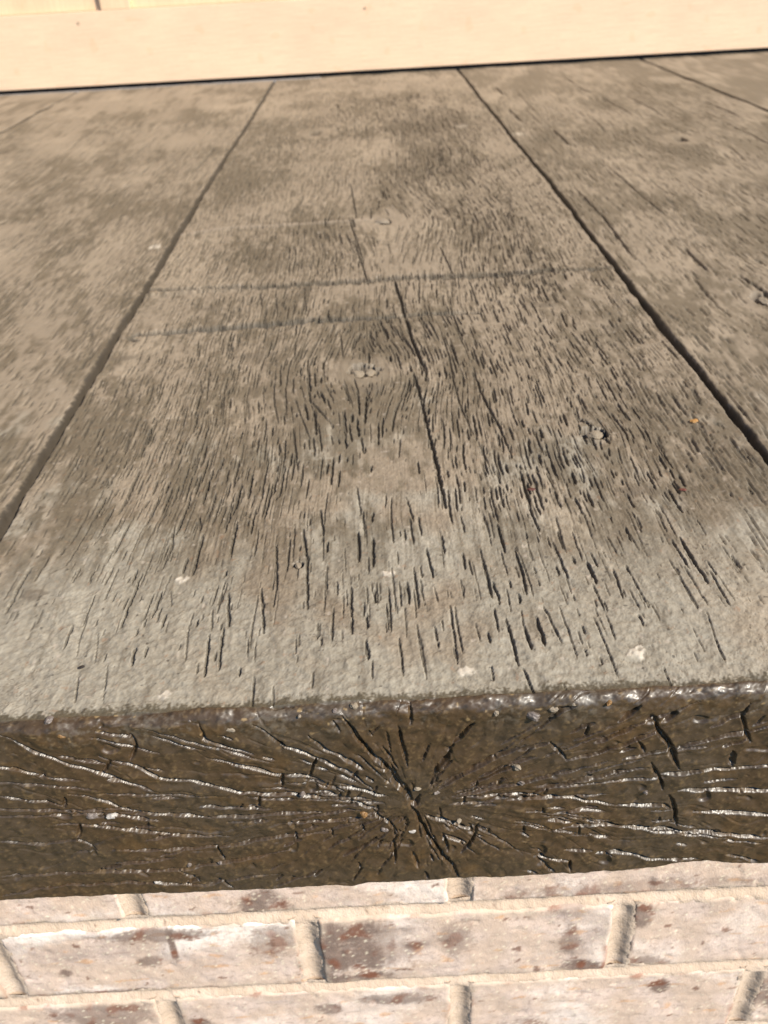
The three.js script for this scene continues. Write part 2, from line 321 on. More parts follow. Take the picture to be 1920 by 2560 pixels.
const pressed = (deck, face) => {
  cut(deck, 1.7, -30, -1058, -21, -861);
  cut(deck, 1.8, -31, -868, -15, -699);
  cut(deck, 1.7, -24, -764, -8, -600);
  cut(deck, 2.7, 18, -626, 22, -566, 29, -448, 37, -371, 36, -357);
  cut(deck, 2.3, 27, -372, 30, -324, 32, -266, 34, -229, 35, -192, 36, -164);
  cut(deck, 1.6, 76, -717, 82, -611);
  cut(deck, 1.2, 97, -590, 97, -521);
  cut(deck, 1.3, 70, -518, 72, -475, 74, -436);
  cut(deck, 1.1, 56, -466, 59, -402, 58, -354, 59, -304, 64, -255);
  cut(deck, 1.5, 76, -366, 78, -314, 84, -267, 86, -229);
  cut(deck, 1.0, 66, -248, 69, -218);
  cut(deck, 1.0, 106, -261, 108, -224);
  cut(deck, 0.9, 105, -199, 107, -179);
  cut(deck, 0.9, 49, -528, 51, -478);
  cut(deck, 0.9, 41, -498, 42, -440);
  cut(deck, 0.8, 94, -433, 96, -396);
  cut(deck, 0.7, 96, -332, 96, -284);
  cut(deck, 0.6, 92, -242, 93, -203);
  cut(deck, 0.8, 129, -203, 127, -185);
  cut(deck, 1.3, 65, -144, 66, -115);
  cut(deck, 1.3, 72, -119, 73, -97, 72, -76);
  cut(deck, 1.3, 87, -164, 89, -134);
  cut(deck, 1.1, 95, -122, 96, -103, 97, -88);
  cut(deck, 0.8, 108, -131, 108, -103);
  cut(deck, 1.3, 55, -88, 57, -73);
  cut(deck, 1.3, 58, -56, 59, -38, 59, -21);
  cut(deck, 1.1, 61, -19, 64, 1);
  cut(deck, 1.0, 18, -156, 19, -136);
  cut(deck, 1.2, 21, -122, 23, -95);
  cut(deck, 1.1, 31, -135, 31, -116);
  cut(deck, 0.9, 44, -154, 45, -136);
  cut(deck, 1.0, 58, -155, 59, -137);
  cut(deck, 1.2, 72, -189, 72, -161);
  cut(deck, 0.9, 61, -176, 60, -160);
  cut(deck, 0.6, 67, -63, 66, -48);
  cut(deck, 0.9, 79, -66, 83, -36);
  cut(deck, 0.8, 103, -54, 104, -36, 105, -10);
  cut(deck, 0.7, 110, -56, 110, -36);
  cut(deck, 0.9, 2, -46, 3, -18);
  cut(deck, 0.7, 13, -45, 14, -15);
  cut(deck, 1.0, 30, -70, 30, -25);
  cut(deck, 0.7, 42, -54, 43, -40);
  cut(deck, 1.0, 123, -94, 122, -68);
  cut(deck, 0.7, 140, -134, 142, -110);
  cut(deck, 0.9, 168, -119, 169, -101);
  cut(deck, 0.9, 174, -86, 174, -56);
  cut(deck, 0.6, 161, -53, 157, -17);
  cut(deck, 0.5, 91, -81, 92, -65);
  cut(deck, 0.6, 135, -63, 136, -48);
  cut(deck, 0.5, 150, -41, 151, -22);
  cut(deck, 0.7, 128, -15, 128, -1);
  cut(deck, 0.7, 78, -7, 79, 1);
  cut(deck, 0.8, 46, -22, 46, -12);
  cut(deck, 0.8, 23, -86, 24, -73);
  cut(deck, 0.8, 4, -85, 4, -71);
  cut(deck, 0.8, 15, -88, 17, -71);
  cut(deck, 0.8, 39, -86, 38, -77);
  cut(deck, 0.9, -4, -75, -3, -52);
  cut(deck, 0.6, 6, -66, 6, -46);
  cut(deck, 0.8, 52, -119, 52, -110);
  cut(deck, 0.9, 44, -110, 45, -95);
  cut(deck, 0.7, 4, -121, 4, -109);
  cut(deck, 1.0, 12, -178, 15, -151);
  cut(deck, 1.0, 1, -153, 2, -130);
  cut(deck, 0.9, 118, -162, 118, -149);
  cut(deck, 0.7, 127, -126, 129, -107);
  cut(deck, 0.8, 131, -89, 133, -59);
  cut(deck, 0.9, 109, -81, 110, -59);
  cut(deck, 0.6, 203, -83, 206, -104);
  cut(deck, 0.6, 128, -58, 127, -75);
  cut(deck, 1.3, -53, -150, -49, -121, -46, -72);
  cut(deck, 1.1, -68, -135, -64, -90);
  cut(deck, 1.2, -73, -93, -68, -55);
  cut(deck, 1.2, -91, -90, -87, -61);
  cut(deck, 1.2, -120, -172, -117, -156);
  cut(deck, 0.9, -134, -163, -132, -138, -133, -115);
  cut(deck, 0.6, -109, -66, -106, -37);
  cut(deck, 0.8, -98, -77, -96, -59);
  cut(deck, 0.7, -76, -51, -75, -38);
  cut(deck, 0.8, -70, -23, -69, -2);
  cut(deck, 0.7, -158, -30, -155, -12);
  cut(deck, 0.5, -165, -76, -165, -59, -163, -45);
  cut(deck, 0.7, -41, -24, -41, -12);
  cut(deck, 0.8, -13, -118, -13, -102);
  cut(deck, 1.2, -23, -90, -22, -50);
  cut(deck, 0.9, -15, -46, -15, -34);
  cut(deck, 1.2, -43, -170, -40, -142);
  cut(deck, 1.0, -16, -165, -15, -137);
  cut(deck, 0.9, -20, -196, -17, -162);
  cut(deck, 0.6, -60, -16, -59, -2);
  cut(deck, 0.7, -37, -111, -36, -85);
  cut(deck, 0.6, -7, -93, -7, -77);
  cut(deck, 0.5, -27, -128, -26, -103);
  cut(deck, 0.5, -124, -95, -121, -81);
  cut(deck, 0.5, -194, -79, -192, -58);
  cut(deck, 0.5, -145, -37, -141, -10);
  cut(deck, 0.5, -156, -62, -152, -39);
  cut(deck, 0.6, -51, -49, -50, -36);
  cut(deck, 0.6, -39, -60, -39, -49);
  cut(deck, 0.7, -12, -30, -12, -17);
  cut(deck, 1.1, -131, -482, -129, -449);
  cut(deck, 1.1, -166, -470, -162, -432);
  cut(deck, 1.0, -146, -400, -140, -341);
  cut(deck, 0.8, -151, -382, -146, -354);
  cut(deck, 0.8, -129, -370, -125, -327);
  cut(deck, 1.3, -78, -498, -76, -468);
  cut(deck, 1.2, -75, -446, -75, -415);
  cut(deck, 1.3, -52, -471, -62, -408, -61, -370, -57, -330, -37, -281);
  cut(deck, 1.0, -78, -400, -78, -354, -74, -312);
  cut(deck, 0.9, -69, -332, -54, -265);
  cut(deck, 0.9, -86, -334, -79, -294);
  cut(deck, 1.2, -67, -281, -60, -220);
  cut(deck, 1.1, -31, -307, -28, -262);
  cut(deck, 1.2, -17, -264, -15, -240);
  cut(deck, 1.2, -77, -604, -69, -527);
  cut(deck, 1.2, -122, -597, -115, -548);
  cut(deck, 1.2, -105, -594, -98, -526);
  cut(deck, 1.0, -187, -259, -190, -292);
  cut(deck, 0.8, -207, -248, -208, -272);
  cut(deck, 0.8, -132, -227, -133, -260);
  cut(deck, 1.1, -35, -462, -32, -409);
  cut(deck, 0.9, -9, -320, -13, -346);
  cut(deck, 0.7, -172, -340, -170, -375);
  cut(deck, 1.3, -9, -464, 4, -414);
  cut(deck, 2.9, 440, -2108, 444, -1787);
  cut(deck, 2.4, 483, -1673, 485, -1581);
  cut(deck, 2.3, 439, -1540, 440, -1363, 448, -1212);
  cut(deck, 1.7, 595, -1384, 589, -1272);
  cut(deck, 1.9, -560, -1211, -574, -1555);
  cut(deck, 1.7, -506, -1466, -530, -1753);
  cut(deck, 1.6, -425, -1281, -432, -1444);
  cut(deck, 1.3, -506, -921, -521, -1122);
  cut(deck, 3.1, -69, -1844, -49, -1709);
  cut(deck, 12, -238, -620, -200, -617, -158, -614, -110, -611, -55, -610, 23, -613, 60, -612, 106, -610, 180, -611, 244, -609);
  cut(deck, 10, -228, -491, -190, -494, -150, -497, -110, -501, -76, -504, -40, -502, -7, -499);
  cut(deck, 5, -7, -499, 40, -503, 95, -500);
  cut(deck, 3.5, -226, -493, -232, -480, -222, -474);
  cut(deck, 2.2, 149, -262, 142, -275);
  cut(deck, 2.2, 153, -244, 156, -236);
  cut(face, 0.5, -188, -4, -172, -18, -158, -28, -146, -34, -135, -41, -121, -49);
  cut(face, 0.5, -145, -22, -140, -25, -131, -28, -119, -39, -96, -46, -80, -53, -61, -56, -40, -60);
  cut(face, 0.5, -140, -25, -145, -34);
  cut(face, 0.5, -128, -9, -126, -17, -130, -26);
  cut(face, 0.5, -94, -3, -93, -13, -85, -19, -71, -26);
  cut(face, 0.5, -94, -26, -82, -32, -59, -42, -46, -45, -36, -52, -31, -59);
  cut(face, 0.5, -69, -6, -56, -21, -41, -31, -27, -42, -12, -59);
  cut(face, 0.5, -41, -31, -46, -45);
  cut(face, 0.5, -58, -42, -61, -49);
  cut(face, 0.5, -44, -15, -37, -25, -31, -29, -20, -40);
  cut(face, 1.1, -27, -4, -19, -20, -9, -38, -2, -55, 3, -67);
  cut(face, 1.4, 3, -67, 7, -82, 14, -100, 21, -113, 30, -138);
  cut(face, 0.5, -194, -25, -184, -28, -175, -33);
  cut(face, 0.5, -200, -47, -190, -50, -169, -56);
  cut(face, 0.5, -166, -47, -153, -51, -139, -61, -121, -67, -100, -71, -77, -72, -62, -71, -34, -73);
  cut(face, 0.5, -168, -49, -170, -57);
  cut(face, 0.5, -32, -64, -22, -67, -13, -72);
  cut(face, 0.5, -170, -61, -147, -65, -125, -71);
  cut(face, 0.5, -179, -70, -166, -71, -151, -75, -131, -80, -112, -84, -91, -87);
  cut(face, 0.5, -166, -71, -169, -82);
  cut(face, 0.5, -210, -81, -187, -85, -169, -83, -161, -92);
  cut(face, 0.5, -154, -93, -135, -94, -117, -95, -99, -95, -79, -91, -57, -89, -40, -88);
  cut(face, 0.5, -99, -95, -97, -106);
  cut(face, 0.5, -219, -111, -188, -111, -164, -110, -139, -111, -119, -111, -98, -108, -79, -105, -61, -100);
  cut(face, 0.5, -123, -112, -112, -123);
  cut(face, 0.5, -221, -129, -191, -124, -168, -123, -134, -122, -118, -127, -101, -125, -83, -120, -70, -120);
  cut(face, 0.5, -104, -120, -96, -132);
  cut(face, 0.5, -74, -131, -61, -125, -48, -120);
  cut(face, 0.5, -34, -108, -24, -101, -14, -92);
  cut(face, 0.5, -61, -79, -39, -79, -23, -78);
  cut(face, 0.5, -25, -32, -19, -41);
  cut(face, 0.5, -155, -104, -130, -102, -122, -101);
  cut(face, 0.9, 15, -51, 18, -41, 24, -32);
  cut(face, 0.7, 18, -56, 24, -51, 35, -43, 45, -38, 56, -32);
  cut(face, 0.7, 25, -26, 30, -19, 35, -13);
  cut(face, 0.5, 56, -34, 65, -31, 72, -28);
  cut(face, 0.5, 72, -28, 76, -34, 80, -41);
  cut(face, 0.6, 80, -41, 96, -37, 113, -29, 124, -24);
  cut(face, 0.9, 120, -16, 125, -26, 132, -38, 138, -53);
  cut(face, 0.6, 124, -18, 131, -12);
  cut(face, 0.6, 108, -43, 124, -39, 136, -37, 149, -32, 164, -28, 177, -25);
  cut(face, 0.6, 148, -23, 161, -16, 164, -9);
  cut(face, 0.7, 63, -67, 74, -60, 83, -57, 95, -55, 106, -53, 121, -50);
  cut(face, 0.6, 128, -56, 143, -56, 156, -54, 176, -55);
  cut(face, 0.7, 162, -42, 163, -52);
  cut(face, 0.7, 139, -69, 152, -70, 171, -72, 190, -72);
  cut(face, 0.6, 109, -78, 118, -78, 133, -79, 138, -84);
  cut(face, 0.6, 134, -72, 139, -84, 142, -97);
  cut(face, 0.5, 149, -86, 164, -88, 194, -92);
  cut(face, 0.7, 75, -96, 90, -93, 107, -93, 129, -98, 161, -104, 198, -113);
  cut(face, 0.5, 68, -117, 88, -122);
  cut(face, 0.5, 84, -112, 99, -114);
  cut(face, 0.6, 101, -117, 113, -116, 123, -121, 139, -128, 160, -132);
  cut(face, 1.1, 11, -78, 19, -83, 35, -91);
  cut(face, 0.9, 19, -93, 31, -101);
  cut(face, 0.6, 38, -87, 36, -96, 31, -105, 29, -109);
  cut(face, 0.5, 88, -121, 89, -131);
  cut(face, 0.5, -7, -95, -6, -104, -7, -116);
  cut(face, 0.5, 3, -107, 6, -121);
  cut(face, 0.5, 9, -124, 11, -138);
  cut(face, 0.5, 69, -117, 81, -134);
  cut(face, 0.5, 172, -126, 185, -130, 196, -135);
  cut(face, 0.5, -1, -12, 1, -26, 2, -40);
  cut(face, 0.5, 5, 0, 5, -12);
  cut(face, 0.6, 8, -62, 5, -69, -2, -48);
  cut(face, 0.5, 81, -23, 86, -18, 92, -16);
  cut(face, 0.6, 103, -16, 108, -11, 113, -6);
  cut(face, 0.5, 161, -14, 166, -28, 170, -36);
  cut(face, 0.5, 114, -30, 119, -39);
  cut(face, 0.5, 123, -47, 129, -61, 131, -69);
  cut(face, 0.5, 76, -81, 99, -79);
  cut(face, 0.5, 63, -128, 74, -136);
  cut(face, 0.5, 70, -14, 76, -7, 83, -4);
  cut(face, 0.5, 156, -38, 167, -33);
  cut(face, 0.5, -6, -36, -1, -53, 3, -66);
  cut(face, 0.5, -17, -71, -8, -83, -4, -91);
};
const centreCols = [...even(EDGE[4], -0.19, 0.0008).slice(0, -1), ...even(-0.19, 0.19, 0.00048), ...even(0.19, EDGE[5], 0.0008).slice(1)];
const edged = (a, b, step) => [...even(a, a + 0.012, 0.001).slice(0, -1), ...even(a + 0.012, b - 0.012, step), ...even(b - 0.012, b, 0.001).slice(1)];
const planks = [];
for (let k = 0; k < 9; k++) {
  if (k === 4) planks.push(makePlank(4, centreCols, 1.2, 0.0005, true, pressed));
  else if (k === 3 || k === 5) planks.push(makePlank(k, edged(EDGE[k], EDGE[k + 1], 0.0013), 1.9, 0.003, true));
  else if (k === 2 || k === 6) planks.push(makePlank(k, edged(EDGE[k], EDGE[k + 1], 0.0028), 2.6, 0.006, false));
  else planks.push(makePlank(k, edged(EDGE[k], EDGE[k + 1], 0.006), 7, 0.008, false));
}
planks[4].userData.label = 'middle plank, deeply grained, with knots, a cross seam and dark end grain';

// stones set in the concrete
function stoneGeometry(n, flat) {
  const g = new THREE.IcosahedronGeometry(1, 3), p = g.attributes.position;
  for (let i = 0; i < p.count; i++) {
    const x = p.getX(i), y = p.getY(i), z = p.getZ(i), s = 1 + 0.32 * N(x * 1.3 + n * 5, y * 1.3 + z * 0.9) + 0.12 * N(x * 4 + n, z * 4 - y * 3);
    p.setXYZ(i, x * s, y * s * flat, z * s);
  }
  g.computeVertexNormals();
  return g;
}
const stoneShapes = [0, 1, 2, 3, 4].map((n) => stoneGeometry(n * 3.7, 0.8));
const stoneMats = [[0.19, 0.15, 0.104], [0.2, 0.16, 0.115], [0.125, 0.1, 0.085], [0.17, 0.09, 0.03], [0.3, 0.27, 0.24]].map(([r, g, b], i) => new THREE.MeshPhysicalMaterial({ name: 'wet_stone', color: new THREE.Color(r, g, b), roughness: i < 2 ? 0.8 : 0.5 }));
function stone(parent, x, y, z, sx, sy, sz, m, turn = 0) {
  const s = add(parent, 'stone', stoneShapes[(Math.abs(Math.round(x * 9177 + z * 3331))) % 5], stoneMats[m]);
  s.position.set(x, y, z); s.scale.set(sx, sy, sz); s.rotation.y = turn; return s;
}
const mid = planks[4], rightPlank = planks[5], grainFace = mid.children[0];
stone(mid, -0.019, -0.0028, -0.379, 0.0056, 0.0036, 0.0048, 0, 0.4);
stone(mid, -0.009, -0.0034, -0.382, 0.0056, 0.0034, 0.0044, 0, 1.2);
stone(mid, 0.1485, -0.0016, -0.2505, 0.006, 0.003, 0.0044, 0, 0.2);
stone(mid, 0.0115, -0.0008, -0.842, 0.009, 0.004, 0.011, 1, 0.7);
stone(mid, -0.0535, -0.0004, -0.113, 0.0018, 0.0012, 0.0024, 0, 0.3);
stone(rightPlank, 0.363, -0.0025, -0.494, 0.0045, 0.004, 0.008, 0, 0.3);
// stones along the rounded front edge and in the end grain
for (let i = 0; i < 7; i++) {
  const x = mix(-0.19, 0.19, rnd()), a = mix(0.25, 1.5, rnd()), s = mix(0.0007, 0.0021, rnd() ** 2.2);
  const g = stone(grainFace, x, -ROUND + ROUND * Math.cos(a), LIP + ROUND * Math.sin(a), s * 1.3, s, s, [2, 1, 2, 0, 3][i % 5], rnd() * 3);
  if (s < 0.0011) g.userData = {};
}
for (const [x, y, s, m] of [[0.062, -0.0095, 0.0036, 2], [0.072, -0.006, 0.002, 1], [0.045, -0.006, 0.002, 1], [-0.08, -0.008, 0.0026, 1], [-0.086, -0.006, 0.0018, 4], [-0.158, -0.006, 0.0026, 3], [0.098, -0.004, 0.0016, 3], [0.0035, -0.0905, 0.0017, 4], [0.0075, -0.057, 0.0017, 1], [-0.009, -0.0535, 0.0013, 1],
  [-0.0215, -0.0745, 0.0024, 3], [-0.011, -0.088, 0.0018, 2], [0.017, -0.0605, 0.0017, 2], [0.028, -0.0835, 0.0018, 1], [-0.158, -0.065, 0.0026, 2], [-0.148, -0.066, 0.0022, 4], [-0.0505, -0.0565, 0.0018, 2], [0.056, -0.045, 0.0022, 1], [0.058, -0.056, 0.0022, 2], [-0.1, -0.108, 0.0016, 2], [-0.116, -0.108, 0.0018, 2], [-0.135, -0.121, 0.0024, 4], [0.122, -0.068, 0.0018, 2]])
  stone(grainFace, x, y, FRONT - s * 0.25, s * 1.25, s * 0.9, s * 0.7, m, x * 40);

// loose chips lying on the middle plank
function chip(name, label, category, x, z, s, color, turn) {
  const m = new THREE.MeshStandardMaterial({ color: new THREE.Color(...color), roughness: 0.6 });
  const o = add(scene, name, stoneGeometry(x * 900, 0.42), m);
  o.position.set(x, 0.0006, z); o.scale.set(s * 1.5, s, s); o.rotation.y = turn; o.userData = { label, category };
  return o;
}
chip('loose_chip', 'orange brown chip lying on the right side of the middle plank', 'chip', 0.222, -0.26, 0.0022, [0.3, 0.15, 0.04], 0.5);
chip('loose_chip_001', 'dark red curled chip lying nearest the centre of the front plank, above its dashed grooves', 'chip', 0.092, -0.18, 0.0016, [0.07, 0.02, 0.012], 0.1);
chip('loose_chip_002', 'dark red chip beside the dull oval smudge on the middle plank', 'chip', 0.186, -0.17, 0.0014, [0.11, 0.03, 0.018], -0.3);
chip('loose_chip_003', 'tiny black brown crumb near the left end of the front edge', 'chip', -0.158, -0.036, 0.001, [0.02, 0.014, 0.01], 0.2);

// ---------- brick wall under the slab ----------
const COURSE = 0.0888, MOD = 0.2127, JOINT = 0.0105, HEAD = 0.0135, WALL = -0.045, BED = -0.2367, GROUND = -0.6;
const brickWall = thing('brick_wall', 'whitewashed brick wall with sandy recessed mortar under the edge of the porch slab', 'wall');
const sandTex = (() => {
  const n = 512, d = new Uint8Array(n * n * 4);
  for (let j = 0; j < n; j++) for (let i = 0; i < n; i++) { const v = 128 + 60 * N(i / 2.6, j / 2.6) + 40 * N(i / 7 + 90, j / 7) + (rnd() - 0.5) * 70, o = (j * n + i) * 4; d[o] = d[o + 1] = d[o + 2] = clamp(v, 0, 255); d[o + 3] = 255; }
  const t = new THREE.DataTexture(d, n, n); t.wrapS = t.wrapT = THREE.RepeatWrapping; t.magFilter = t.minFilter = THREE.LinearFilter; t.needsUpdate = true; t.repeat.set(5, 5); return t;
})();
const brickMat = new THREE.MeshStandardMaterial({ name: 'limewashed_brick', vertexColors: true, roughness: 0.85, bumpMap: sandTex, bumpScale: 0.0004 });
const mortarMat = new THREE.MeshStandardMaterial({ name: 'sandy_mortar', vertexColors: true, roughness: 0.95, bumpMap: sandTex, bumpScale: 0.0007 });
// one brick: a rounded, slightly uneven front face with its four sides, coloured in patches
function brickGeometry(id, w, h, step, look) {
  const nu = Math.round((w + 0.03) / step), nv = Math.round((h + 0.03) / step), P = new Float32Array((nu + 1) * (nv + 1) * 3), C = new Float32Array(P.length), UV = new Float32Array((nu + 1) * (nv + 1) * 2);
  const k = id * 5.37;
  for (let j = 0; j <= nv; j++) for (let i = 0; i <= nu; i++) {
    const a = mix(-w / 2 - 0.015, w / 2 + 0.015, i / nu), b = mix(h / 2 + 0.015, -h / 2 - 0.015, j / nv);     // unrolled over the edges
    const wob = 0.0012 * N(a * 30 + k, b * 30) + 0.0006 * N(a * 120, b * 120 + k);
    let x = clamp(a, -w / 2, w / 2), y = clamp(b, -h / 2, h / 2), over = Math.max(Math.abs(a) - w / 2, 0) , over2 = Math.max(Math.abs(b) - h / 2, 0);
    let z = -Math.hypot(over, over2) * 1.0;
    const ex = w / 2 - Math.abs(x), ey = h / 2 - Math.abs(y), R = 0.0028 + 0.0012 * N(a * 25 + k, b * 25);
    const rx = clamp(1 - ex / R), ry = clamp(1 - ey / R), q = Math.min(1, Math.hypot(rx, ry));
    z -= R * 0.9 * (1 - Math.sqrt(1 - q * q * 0.99));
    const pit = smooth(0.5, 0.72, N(a * 70 + k * 2, b * 90));
    z += 0.7 * wob + 0.0002 * N(a * 420 + k, b * 420) + 0.00015 * N(a * 900, b * 900) - 0.0007 * pit;
    x += 0.0013 * N(b * 45 + k, k) * Math.sign(x) * (rx > 0 ? 1 : 0); y += (0.0012 * N(a * 32 + k, 3) + 0.0006 * N(a * 110, k)) * (ry > 0 ? 1 : 0) + look.skew * x;
    const o = j * (nu + 1) + i;
    P.set([x, y, z], o * 3); UV.set([a + k, b], o * 2);
    // lime wash over pinkish clay, worn in patches
    const c = [0.52, 0.388, 0.3], n1 = fbm(a * 10 + k, b * 15 - k, 4), n2 = fbm(a * 34 - k, b * 34 + 8, 2), f1 = N(a * 380 + k, b * 380), f2 = N(a * 800, b * 800 + k);
    mixTo(c, 0.57, 0.44, 0.365, smooth(-0.2, 0.4, n2));
    mixTo(c, 0.8, 0.69, 0.61, look.white * smooth(0.0, 0.42, n1 + 0.15 * f1));
    mixTo(c, 0.3, 0.225, 0.19, 0.85 * look.grey * smooth(-0.02, 0.6, fbm(a * 15 + k + 40, b * 26 + k, 3) + 0.2 * f1 + 0.1 * f2));
    mixTo(c, 0.4, 0.33, 0.33, 0.6 * smooth(0.3, 0.6, fbm(a * 22 - 80 + k, b * 60, 2)) * (b > h * 0.22 ? 1 : 0.25));
    mixTo(c, 0.52, 0.27, 0.12, 0.6 * smooth(0.52, 0.7, N(a * 55 + k + 9, b * 150) + 0.15 * f1));
    for (const [cx, cy, rr, ry2, s] of look.dark) {
      const e = ((a - cx * w) / (rr * w)) ** 2 + ((b - cy * h) / (ry2 * h)) ** 2 + 0.8 * N(a * 60 + k, b * 60) + 0.5 * f1 + 0.3 * f2, m = 1 - smooth(0.3, 1.35, e);
      mixTo(c, 0.17, 0.115, 0.09, s * m);
      mixTo(c, 0.17, 0.062, 0.032, s * m * smooth(0.1, 0.4, N(a * 75 + 6, b * 60 + k)));
    }
    mixTo(c, 0.74, 0.65, 0.48, 0.75 * smooth(0.35, 0.7, f2 * 0.7 + f1 * 0.5));
    mixTo(c, 0.27, 0.19, 0.15, 0.5 * smooth(0.35, 0.7, N(a * 260 + 70 + k, b * 320) + 0.35 * n2));
    mixTo(c, 0.17, 0.085, 0.055, 0.85 * smooth(0.66, 0.74, N(a * 75 + 3 * k, b * 110 + k) + 0.2 * f1));
    const rim = 1 - smooth(0.001, 0.0055, Math.min(ey, ex) + 0.002 * N(a * 130 + k, b * 130));
    mixTo(c, 0.26, 0.12, 0.075, 0.75 * rim * smooth(0.15, 0.4, N(a * 65 - k, b * 25 + 5) + 0.25 * f1));
    mixTo(c, 0.51, 0.4, 0.305, 0.85 * (1 - smooth(0.0, 0.007, Math.min(ey, ex) + 0.0045 * N(a * 90 - k, b * 90) + 0.0012 * f1)) * smooth(-0.3, 0.2, N(a * 22 + k, b * 22)));
    C.set(c, o * 3);
  }
  const g = new THREE.BufferGeometry(), idx = [], X = nu + 1;
  for (let j = 0; j < nv; j++) for (let i = 0; i < nu; i++) { const a = j * X + i; idx.push(a, a + X, a + 1, a + 1, a + X, a + X + 1); }
  g.setAttribute('position', new THREE.BufferAttribute(P, 3)); g.setAttribute('color', new THREE.BufferAttribute(C, 3)); g.setAttribute('uv', new THREE.BufferAttribute(UV, 2));
  g.setIndex(idx); g.computeVertexNormals();
  return g;
}
const plain = (white, grey, dark = [], skew = 0) => ({ white, grey, dark, skew });
const BW = MOD - HEAD, BH = COURSE - JOINT;
const spare = [0, 1, 2, 3].map((i) => brickGeometry(60 + i, BW, BH, 0.004, plain(0.7, 0.4 + 0.15 * i, [[0.2 * i - 0.3, 0.1, 0.2, 0.3, 0.6]])));
const special = {
  '1,-2': [plain(0.55, 0.45)], '1,-1': [plain(0.8, 0.15, [[-0.12, -0.4, 0.09, 0.2, 0.9]])], '1,0': [plain(0.6, 0.15, [[-0.02, -0.42, 0.4, 0.12, 0.5]], 0.004)], '1,1': [plain(0.4, 0.25, [[0.1, -0.4, 0.5, 0.12, 0.5]])],
  '2,-1': [plain(1, 0.75, [[0.02, 0.38, 0.2, 0.12, 0.8], [0.07, 0.22, 0.012, 0.3, 1], [-0.02, -0.02, 0.05, 0.08, 0.8], [0.42, 0.2, 0.1, 0.25, 0.55], [-0.3, -0.48, 0.5, 0.05, 0.8], [-0.33, -0.12, 0.025, 0.06, 1]])],
  '2,0': [plain(0.7, 1.0, [[-0.45, 0.0, 0.16, 0.55, 0.95], [-0.3, 0.05, 0.14, 0.4, 0.5], [-0.38, -0.42, 0.16, 0.1, 1], [0.41, -0.42, 0.1, 0.1, 1], [0.36, 0.0, 0.04, 0.2, 0.7], [-0.18, 0.05, 0.03, 0.06, 0.9], [-0.03, 0.1, 0.06, 0.3, 0.5]])],
  '2,1': [plain(0.35, 0.3, [[-0.48, 0.3, 0.06, 0.2, 0.8], [-0.45, -0.42, 0.12, 0.1, 0.7]], 0.01)],
  '3,-2': [plain(0.4, 0.7, [[0.3, 0.3, 0.2, 0.3, 0.7]])], '3,-1': [plain(0.5, 0.5, [[-0.44, 0.05, 0.05, 0.1, 1], [0.05, 0.2, 0.05, 0.1, 0.8], [0.3, 0.3, 0.14, 0.1, 0.7]])],
  '3,0': [plain(0.7, 0.2, [[0.2, 0.28, 0.04, 0.12, 1], [-0.3, -0.3, 0.1, 0.1, 0.5]])], '3,1': [plain(0.6, 0.6, [[-0.45, 0.1, 0.06, 0.3, 0.8]])],
};
let nb = 0;
for (let row = 0; row <= 5; row++) for (let i = -9; i <= 8; i++) {
  const joint = row % 2 === 0 ? -0.0696 : 0.033;        // the joint at the left end of brick 0
  const x = joint + (i + 0.5) * MOD, y = BED + COURSE / 2 - COURSE * (row - 1);
  const own = special[row + ',' + i];
  const b = add(brickWall, nb ? 'brick_' + String(nb).padStart(3, '0') : 'brick', own ? brickGeometry(row * 7 + i * 3 + 11, BW, BH, 0.0016, own[0]) : spare[(i * 3 + row * 5 + 90) % 4], brickMat);
  b.position.set(x, y, WALL + 0.0012 * N(row * 3.3, i * 2.7)); b.rotation.z = 0.006 * N(row * 5.1, i * 4.7 + 3);
  nb++;
}
// mortar: hollow strips between the bricks
function strip(x0, y0, x1, y1, step, wide) {
  const L = Math.hypot(x1 - x0, y1 - y0), n = Math.round(L / step), m = 12, ux = (x1 - x0) / L, uy = (y1 - y0) / L, P = [], C = [], UV = [], idx = [];
  for (let j = 0; j <= n; j++) for (let i = 0; i <= m; i++) {
    const s = j / n * L, t = (i / m - 0.5) * 2, w = wide / 2 + 0.004;
    const x = x0 + ux * s - uy * t * w, y = y0 + uy * s + ux * t * w;
    const hollow = (1 - Math.min(1, (t * w / (wide / 2)) ** 2)) * 0.0032;
    const z = WALL - 0.0007 - hollow + 0.0007 * N(x * 60, y * 60) + 0.0009 * N(x * 130 + 5, y * 130) * Math.abs(t) + 0.00045 * N(x * 300, y * 300) + 0.0002 * N(x * 800, y * 800);
    P.push(x, y, z); UV.push(x, y);
    const c = [0.44, 0.335, 0.25], f = N(x * 500, y * 500);
    mixTo(c, 0.5, 0.39, 0.3, smooth(-0.2, 0.5, N(x * 40 + 3, y * 40) + 0.3 * f));
    mixTo(c, 0.36, 0.27, 0.19, 0.7 * smooth(0.3, 0.7, N(x * 300 + 20, y * 300)));
    mixTo(c, 0.16, 0.1, 0.07, 0.8 * smooth(0.66, 0.78, N(x * 260 - 9, y * 260)));
    C.push(...c);
    if (j < n && i < m) { const a = j * (m + 1) + i; idx.push(a, a + 1, a + m + 1, a + 1, a + m + 2, a + m + 1); }
  }
  const g = new THREE.BufferGeometry();
  g.setAttribute('position', new THREE.Float32BufferAttribute(P, 3)); g.setAttribute('color', new THREE.Float32BufferAttribute(C, 3)); g.setAttribute('uv', new THREE.Float32BufferAttribute(UV, 2));
  g.setIndex(idx); g.computeVertexNormals();
  const nr = g.attributes.normal; if (nr.getZ(40) < 0) { const ix = g.index.array; for (let q = 0; q < ix.length; q += 3) { const e = ix[q]; ix[q] = ix[q + 1]; ix[q + 1] = e; } g.computeVertexNormals(); }
  return g;
}
